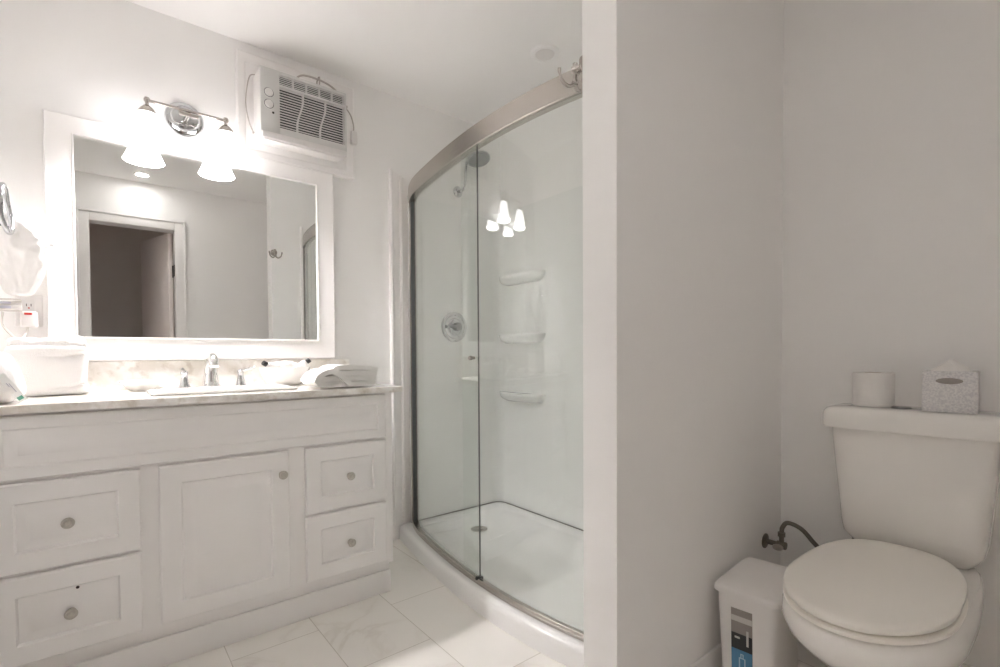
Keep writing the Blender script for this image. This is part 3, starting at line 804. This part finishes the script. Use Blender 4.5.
# things on the tank
tp = thing('toilet_paper', 'upright white toilet paper roll on the left of the toilet tank lid', 'toilet paper', (1.868, .463, .8325))
def roll(bm, o, ax, L, r, rc):
    lathe(bm, [(rc, 0), (r - .003, 0), (r, .003), (r, L - .003), (r - .003, L), (rc, L), (rc, 0)], o, axis=ax, seg=40, cap=False)
b = nb(); roll(b, (1.868, .463, .8327), (0, 0, 1), .103, .0535, .021)
obj('paper', b, 'paper', tp)
b = nb(); lathe(b, [(.0205, 0), (.0205, .103), (.0195, .103), (.0195, 0), (.0205, 0)], (1.868, .463, .8327), seg=28, cap=False); obj('core', b, 'cardboard', tp)

tb = thing('tissue_box', 'patterned grey tissue cube on the toilet tank lid with a tissue standing up', 'tissue box', (1.848, .279, .8325))
T = Matrix.Translation((1.848, .279, 0)) @ Matrix.Rotation(R(5), 4, 'Z')
b = nb(); box(b, -.055, .055, -.057, .057, .8327, .945, bev=.002, mat=T); obj('box', b, 'tissuebox', tb)
b = nb()
rings = []
for k in range(13):
    t = k / 12
    hw = .040 * (1 - t) + .004; dp = .030 * (1 - t) + .002
    z = .9452 + .032 * t ** .9
    rings.append([T @ Vector((dp * math.cos(a) + .004 * math.sin(5 * a) * (1 - t), hw * math.copysign(abs(math.sin(a)) ** .8, math.sin(a)), z + .003 * math.sin(3 * a) * t)) for a in [2 * math.pi * q / 28 for q in range(28)]])
loft(b, rings); obj('tissue', b, 'paper', tb)
b = nb()
rings = []
for i_, d_ in ((1.0, 0), (1.0, .0006), (.92, .0010)):
    rings.append([T @ Vector((-.0552 - d_, .028 * i_ * math.cos(a), .919 + .0085 * i_ * math.sin(a))) for a in [2 * math.pi * q / 32 for q in range(32)]])
loft(b, rings); obj('oval_mark', b, 'labelgrey', tb, 'grey oval on the front of the box')

# shut-off valve with braided hose
wv = thing('water_valve', 'shut-off valve with dark braided hose in the corner beside the toilet', 'valve', (1.85, PY0 - .0005, .30))
b = nb(); lathe(b, [(.026, 0), (.026, .003), (.02, .006), (.009, .008), (.009, .04), (.013, .042), (.013, .07), (.0, .071)], (1.84, PY0 - .0005, .325), axis=(0, -1, 0), seg=22)
lathe(b, [(.008, 0), (.008, .03), (.012, .031), (.012, .045), (0, .046)], (1.84, PY0 - .056, .325), axis=(0, 0, 1), seg=18); obj('valve_body', b, 'hose', wv)
b = nb(); lathe(b, [(.006, 0), (.006, .012), (.016, .014), (.018, .02), (.015, .027), (0, .028)], (1.829, PY0 - .056, .325), axis=(-1, 0, 0), seg=20, sy=.6); obj('valve_handle', b, 'knob', wv)
b = nb(); tube(b, [(1.84, PY0 - .056, .37), (1.843, PY0 - .058, .388), (1.852, PY0 - .072, .405), (1.872, PY0 - .108, .388), (1.882, PY0 - .146, .345), (1.886, PY0 - .19, .305), (1.888, .545, .300), (1.888, .522, .34), (1.888, .512, .400)], .0075, 12, smooth=7); obj('hose', b, 'hose', wv)

# bin
bn = thing('trash_bin', 'slim white plastic lidded bin between the toilet and the partition wall', 'bin', (1.50, .62, 0))
T = Matrix.Translation((1.545, .657, 0)) @ Matrix.Rotation(R(5), 4, 'Z')
def br_(hx, hy, z, cx=0, p=9): return [T @ v for v in rrect(cx, 0, hx, hy, z, 56, p)]
b = nb(); loft(b, [br_(.118, .068, .001), br_(.122, .072, .01), br_(.133, .083, .292), br_(.133, .083, .297)]); obj('body', b, 'binplastic', bn)
b = nb(); loft(b, [br_(.136, .086, .2975), br_(.142, .092, .300), br_(.142, .092, .311), br_(.138, .088, .317), br_(.128, .080, .321), br_(.09, .055, .326), br_(.04, .03, .327)]); obj('lid', b, 'binplastic', bn)
def lab(name, y0, y1, z0, z1, m, lift=.0006, parent=None, text=None):
    """label piece lying on the sloping front face of the bin"""
    def P(y, z, l):
        x = -.122 - (.133 - .122) * (z - .01) / .282 - l
        return T @ Vector((x, y, z))
    b = nb()
    ring = lambda l: [P(y0, z0, l), P(y1, z0, l), P(y1, z1, l), P(y0, z1, l)]
    loft(b, [ring(lift * .2), ring(lift)])
    return obj(name, b, m, parent or bn, text)
lb = lab('label', -.020, .038, .010, .262, 'labelgrey', .0008, None, 'printed product label strip')
lab('label_top', -.0195, .0375, .225, .2415, 'labellight', .0012, lb)
lab('label_band', -.0195, .0375, .143, .190, 'labelblack', .0012, lb)
lab('label_lower', -.0195, .0375, .0105, .143, 'blue', .0012, lb)
lab('label_mark', .014, .028, .175, .181, 'labellight', .0016, lb)
lab('label_mark', -.010, -.004, .160, .205, 'labellight', .0016, lb)
# outlined bottle icon
for y0, y1, z0, z1 in ((-.001, .017, .088, .0905), (-.001, .017, .118, .1205), (-.001, .002, .0905, .118), (.014, .017, .0905, .118), (.004, .0065, .1205, .130), (.010, .0125, .1205, .130), (.004, .0125, .130, .1325)):
    lab('label_icon', y0, y1, z0, z1, 'icon', .0016, lb)

# spare roll on a holder on the wall opposite the partition
hr = thing('toilet_paper_holder', 'white toilet paper roll on a wall holder at the right edge beside the toilet', 'toilet paper holder', (.91, YO + .0005, .70))
b = nb(); lathe(b, [(.024, 0), (.024, .004), (.012, .009), (.009, .012), (.009, .080), (0, .081)], (.985, YO + .0005, .70), axis=(0, 1, 0), seg=24)
tube(b, [(.985, YO + .075, .70), (.85, YO + .075, .70)], .007, 12); obj('bracket', b, 'nickel', hr)
b = nb(); roll(b, (.862, YO + .082, .692), (1, 0, 0), .102, .060, .02); obj('paper_roll', b, 'paper', hr)

# ------------------------------------------------------------------ things on and around the counter
ZC = .8705
# towel bundle against the backsplash
tw = thing('towel_bundle', 'large folded white towel bundle on the counter in the left corner under the outlet', 'towel', (-.14, 2.26, ZC))
def crease(v):
    d = min(1, max(0, (v.x + .16) / .12))
    for zc, sl in ((.905, .25), (.937, .35), (.972, .30), (1.006, .15)):
        g = math.exp(-((v.z - zc - sl * (v.x + .05)) / .0065) ** 2) * d
        v.x -= .010 * g; v.y += .012 * g
    lo = max(0, 1 - (v.z - ZC) / .03)
    v.x += .010 * lo * d
    return v
b = nb(); soft(b, -.140, 2.262, ZC + .083, .104, .072, .083, p=9, amp=.007, fs=11, seed=3.1, fold=crease, nu=140, nv=80); obj('towel_body', b, 'fabric', tw)
def ruffle(v):
    v.z += .006 * math.sin(v.x * 70 + v.y * 25) * max(0, (v.x + .17) / .13) + .004 * noise.noise(v * 30)
    return v
b = nb(); soft(b, -.140, 2.270, ZC + .176, .098, .064, .014, p=5, amp=.009, fs=26, seed=8.0, nu=140, nv=30, flat=False, fold=ruffle)
obj('top_fold', b, 'fabric', tw)

# gathered cloth pouch with printed tag, at the front
po = thing('cloth_pouch', 'gathered white cloth pouch with a printed paper tag at the left end of the counter', 'pouch', (-.235, 1.97, ZC))
def gather(v):
    a = math.atan2(v.y - 1.97, v.x + .235); h = (v.z - ZC) / .145
    k = 1 - .62 * max(0, h - .25) ** 1.1
    rr_ = 1 + .05 * math.sin(a * 9 + 1) * h
    return Vector((-.235 + (v.x + .235) * k * rr_, 1.97 + (v.y - 1.97) * k * rr_, v.z))
b = nb(); soft(b, -.235, 1.97, ZC + .072, .062, .085, .072, p=3.4, amp=.006, fs=16, seed=1.4, fold=gather, nu=90, nv=40); pb_ = obj('bag', b, 'fabric', po)
b = nb()
TT = Matrix.Translation((-.172, 1.905, ZC + .0068)) @ Matrix.Rotation(R(20), 4, 'Z') @ Matrix.Rotation(R(-32), 4, 'Y') @ Matrix.Rotation(R(0), 4, 'X')
box(b, -.010, .010, -.0012, 0, 0, .088, mat=TT); tg = obj('tag', b, 'tagwhite', po, 'white paper tag')
b = nb()
box(b, -.007, .006, -.0018, -.0013, .006, .016, mat=TT); obj('tag_print', b, 'green', tg)
b = nb(); box(b, -.003, -.001, -.0018, -.0013, .035, .062, mat=TT); box(b, .001, .003, -.0018, -.0013, .03, .058, mat=TT); obj('tag_print', b, 'straps', tg)

# soap dish
b = nb()
lathe(b, [(.042, 0), (.046, .003), (.056, .012), (.068, .024), (.077, .033), (.079, .037), (.075, .0375), (.064, .027), (.05, .018), (0, .016)], (.124, 2.293, ZC), seg=44)
single('soap_dish', b, 'ceramic', 'shallow round white soap dish on the counter left of the faucet', 'soap dish')

# bowl with toiletries
bo = thing('amenity_bowl', 'white bowl on the counter between the faucet and the folded washcloth', 'bowl', (.625, 2.27, ZC))
b = nb()
rings = []
for r, z in ((.055, 0), (.064, .003), (.082, .022), (.095, .048), (.102, .070), (.105, .078), (.102, .078), (.092, .048), (.078, .024), (.058, .009), (.01, .007)):
    rings.append([Vector((.625 + r * (1 + .03 * math.cos(8 * a) * min(1, z / .05)) * math.cos(a), 2.27 + .85 * r * (1 + .03 * math.cos(8 * a) * min(1, z / .05)) * math.sin(a), ZC + z)) for a in [2 * math.pi * k / 64 for k in range(64)]])
loft(b, rings); obj('bowl_body', b, 'ceramic', bo)
def bottle(c, d, lbl):
    D = Vector(d).normalized(); c = Vector(c)
    t = thing('toiletry_bottle', lbl, 'bottle', c, 'small toiletry bottles in the bowl')
    b = nb(); lathe(b, [(.0, 0), (.013, .001), (.015, .006), (.015, .050), (.012, .056), (.008, .058), (.0, .058)], c, axis=D, seg=22); obj('bottle', b, 'plastic', t)
    b = nb(); lathe(b, [(.0, .0585), (.0105, .0587), (.0105, .074), (.009, .076), (0, .076)], c, axis=D, seg=22); obj('cap', b, 'black', t, 'black cap')
bottle((.590, 2.255, ZC + .066), (-1, -.35, .52), 'small white bottle with black cap leaning over the left rim of the bowl')
bottle((.662, 2.255, ZC + .066), (.8, -.35, .62), 'small white bottle with black cap leaning over the right rim of the bowl')
for k, (x, y, z, s, w) in enumerate(((.598, 2.295, .078, .026, 'left'), (.632, 2.28, .082, .030, 'middle'), (.672, 2.298, .076, .024, 'right'))):
    b = nb(); soft(b, x, y, ZC + z, s, s, s * .85, p=2.6, amp=.005, fs=40, seed=k * 3.3, nu=36, nv=20, flat=False)
    single('wrapped_soap', b, 'fabric', w + 'most of three white wrapped soaps in the bowl' if w != 'middle' else 'middle one of three white wrapped soaps in the bowl', 'soap', 'wrapped soaps in the bowl')

# folded washcloth
fw_ = thing('folded_washcloth', 'folded white washcloth at the right end of the counter', 'washcloth', (.745, 1.965, ZC))
def zz(P): return [(x, ZC + .0035 + z) for x, z in P]
b = nb()
ribbon(b, zz([(.868, .0115), (.80, .0115), (.70, .012), (.652, .014), (.638, .023), (.652, .032), (.70, .0335), (.78, .033), (.872, .031)]), .020, 1.885, 2.05, 14, .003, 2.0)
obj('lower_fold', b, 'terry2', fw_)
b = nb()
ribbon(b, zz([(.882, .049), (.80, .053), (.73, .055), (.706, .064), (.72, .0745), (.76, .0765), (.80, .0745), (.85, .070), (.885, .066)]), .019, 1.895, 2.055, 14, .003, 5.0)
obj('upper_fold', b, 'terry', fw_)
b = nb()
ribbon(b, zz([(.757, .010), (.738, .030), (.712, .050), (.690, .062), (.664, .058), (.640, .044), (.622, .018)]), .020, 1.866, 2.035, 14, .003, 9.0)
obj('draped_corner', b, 'terry', fw_)

# outlet with plug
ol = thing('wall_outlet', 'white wall outlet between the mirror frame and the left corner', 'outlet', (-.198, YW - .0005, 1.12))
b = nb(); box(b, -.234, -.162, YW - .0065, YW - .0005, 1.108, 1.224, bev=.003); obj('cover_plate', b, 'plastic', ol)
b = nb(); box(b, -.215, -.181, YW - .0095, YW - .0067, 1.132, 1.202, bev=.0015)
obj('receptacle', b, 'plastic', ol)
for x in (-.204, -.192):
    b = nb(); box(b, x - .001, x + .001, YW - .0102, YW - .0096, 1.180, 1.189); obj('slot', b, 'black', ol)
b = nb(); box(b, -.2005, -.1955, YW - .0102, YW - .0096, 1.172, 1.176); obj('ground_hole', b, 'red', ol)

pc = thing('corded_plug', 'white safety plug with red button in the outlet, its coiled cord hanging by the pouch', 'plug', (-.195, YW - .04, 1.13))
b = nb(); box(b, -.218, -.174, YW - .048, YW - .0105, 1.105, 1.160, bev=.006, seg=3); obj('plug_body', b, 'plastic', pc)
b = nb(); box(b, -.207, -.187, YW - .0505, YW - .0478, 1.147, 1.155, bev=.001); obj('button', b, 'red', pc)
b = nb()
tube(b, [(-.200, YW - .03, 1.106), (-.203, 2.39, 1.085), (-.215, 2.36, 1.06), (-.228, 2.33, 1.065), (-.255, 2.315, 1.11), (-.252, 2.31, 1.150)], .0035, 8, smooth=6)
pts = []
for k in range(5 * 20 + 1):
    a = 2 * math.pi * k / 20; zz = 1.152 + .0075 * (k / 20)
    pts.append((-.250 + .043 * math.cos(a), 2.300 + .022 * math.sin(a), zz + .002 * math.sin(a * 1.3)))
tube(b, pts, .0034, 8)
obj('cord', b, 'cord', pc)
b = nb(); box(b, -.271, -.229, 2.272, 2.277, 1.160, 1.168); box(b, -.271, -.229, 2.272, 2.277, 1.175, 1.182); obj('cord_tie', b, 'straps', pc)

# hanging pouch on a hook ring at the left wall
hp = thing('hanging_pouch', 'white cloth pouch hanging from a metal ring beside the mirror', 'pouch', (-.212, 2.30, 1.20))
rings = []
NP = 110
ctrl = [(1.205, .022), (1.212, .034), (1.235, .046), (1.265, .058), (1.30, .070), (1.335, .081), (1.365, .089), (1.39, .091), (1.405, .088), (1.42, .082), (1.435, .070), (1.448, .054), (1.452, .030), (1.44, .018)]
spec = [(v.z, v.x) for v in catmull([(r, 0, z) for z, r in ctrl], 4)]
for z, r in spec:
    t = max(0, (z - 1.36) / .09)
    row = []
    for k in range(NP):
        a = 2 * math.pi * k / NP
        f = 1 + .14 * t * math.sin(a * 6 + 2 * t) + .05 * math.sin(a * 3 + z * 22) + .05 * math.copysign(abs(math.sin(a * 5 + z * 14)) ** .6, math.sin(a * 5 + z * 14)) * min(1, .35 + t) + .02 * math.sin(a * 13 + z * 70)
        sx = 1.0 - .10 * (1 if math.cos(a) < 0 else 0)
        q = Vector((math.cos(a) * 2.2, math.sin(a) * 2.2, z * 26))
        cr = 1 - abs(noise.noise(q)) * 2.0
        f += .10 * (cr - .5) + .05 * noise.noise(q * 2.3)
        row.append(Vector((-.212 + r * f * math.cos(a) * sx, 2.30 + .80 * r * f * math.sin(a), z + .014 * t * math.sin(a * 3) - .03 * t * math.cos(a) - .02 * t * noise.noise(q))))
    rings.append(row)
b = nb(); loft(b, rings); obj('bag', b, 'fabric', hp)
b = nb(); box(b, -.252, -.240, 2.235, 2.242, 1.412, 1.428, bev=.002); obj('cord_lock', b, 'black', hp)
b = nb(); box(b, -.233, -.222, 2.232, 2.240, 1.405, 1.422, bev=.002); obj('cord_lock', b, 'black', hp)
rg = thing('towel_ring', 'curved chrome ring and post on the left wall holding the white pouch', 'towel ring', (XL + .0005, 2.22, 1.56))
b = nb(); lathe(b, [(.026, 0), (.026, .005), (.018, .010), (.009, .013), (.009, .066), (.012, .069), (0, .070)], (XL + .0005, 2.22, 1.545), axis=(1, 0, 0), seg=28); obj('post', b, 'chrome', rg)
b = nb()
cpt = [(-.232 + .004 * math.sin(t) + .012 * max(0, -math.cos(t + .4)) , 2.205 + .040 * math.sin(t), 1.470 + .075 * math.cos(t)) for t in [2 * math.pi * k / 40 for k in range(40)]]
tube(b, cpt, .0075, 12, closed=True); obj('ring', b, 'chrome', rg)
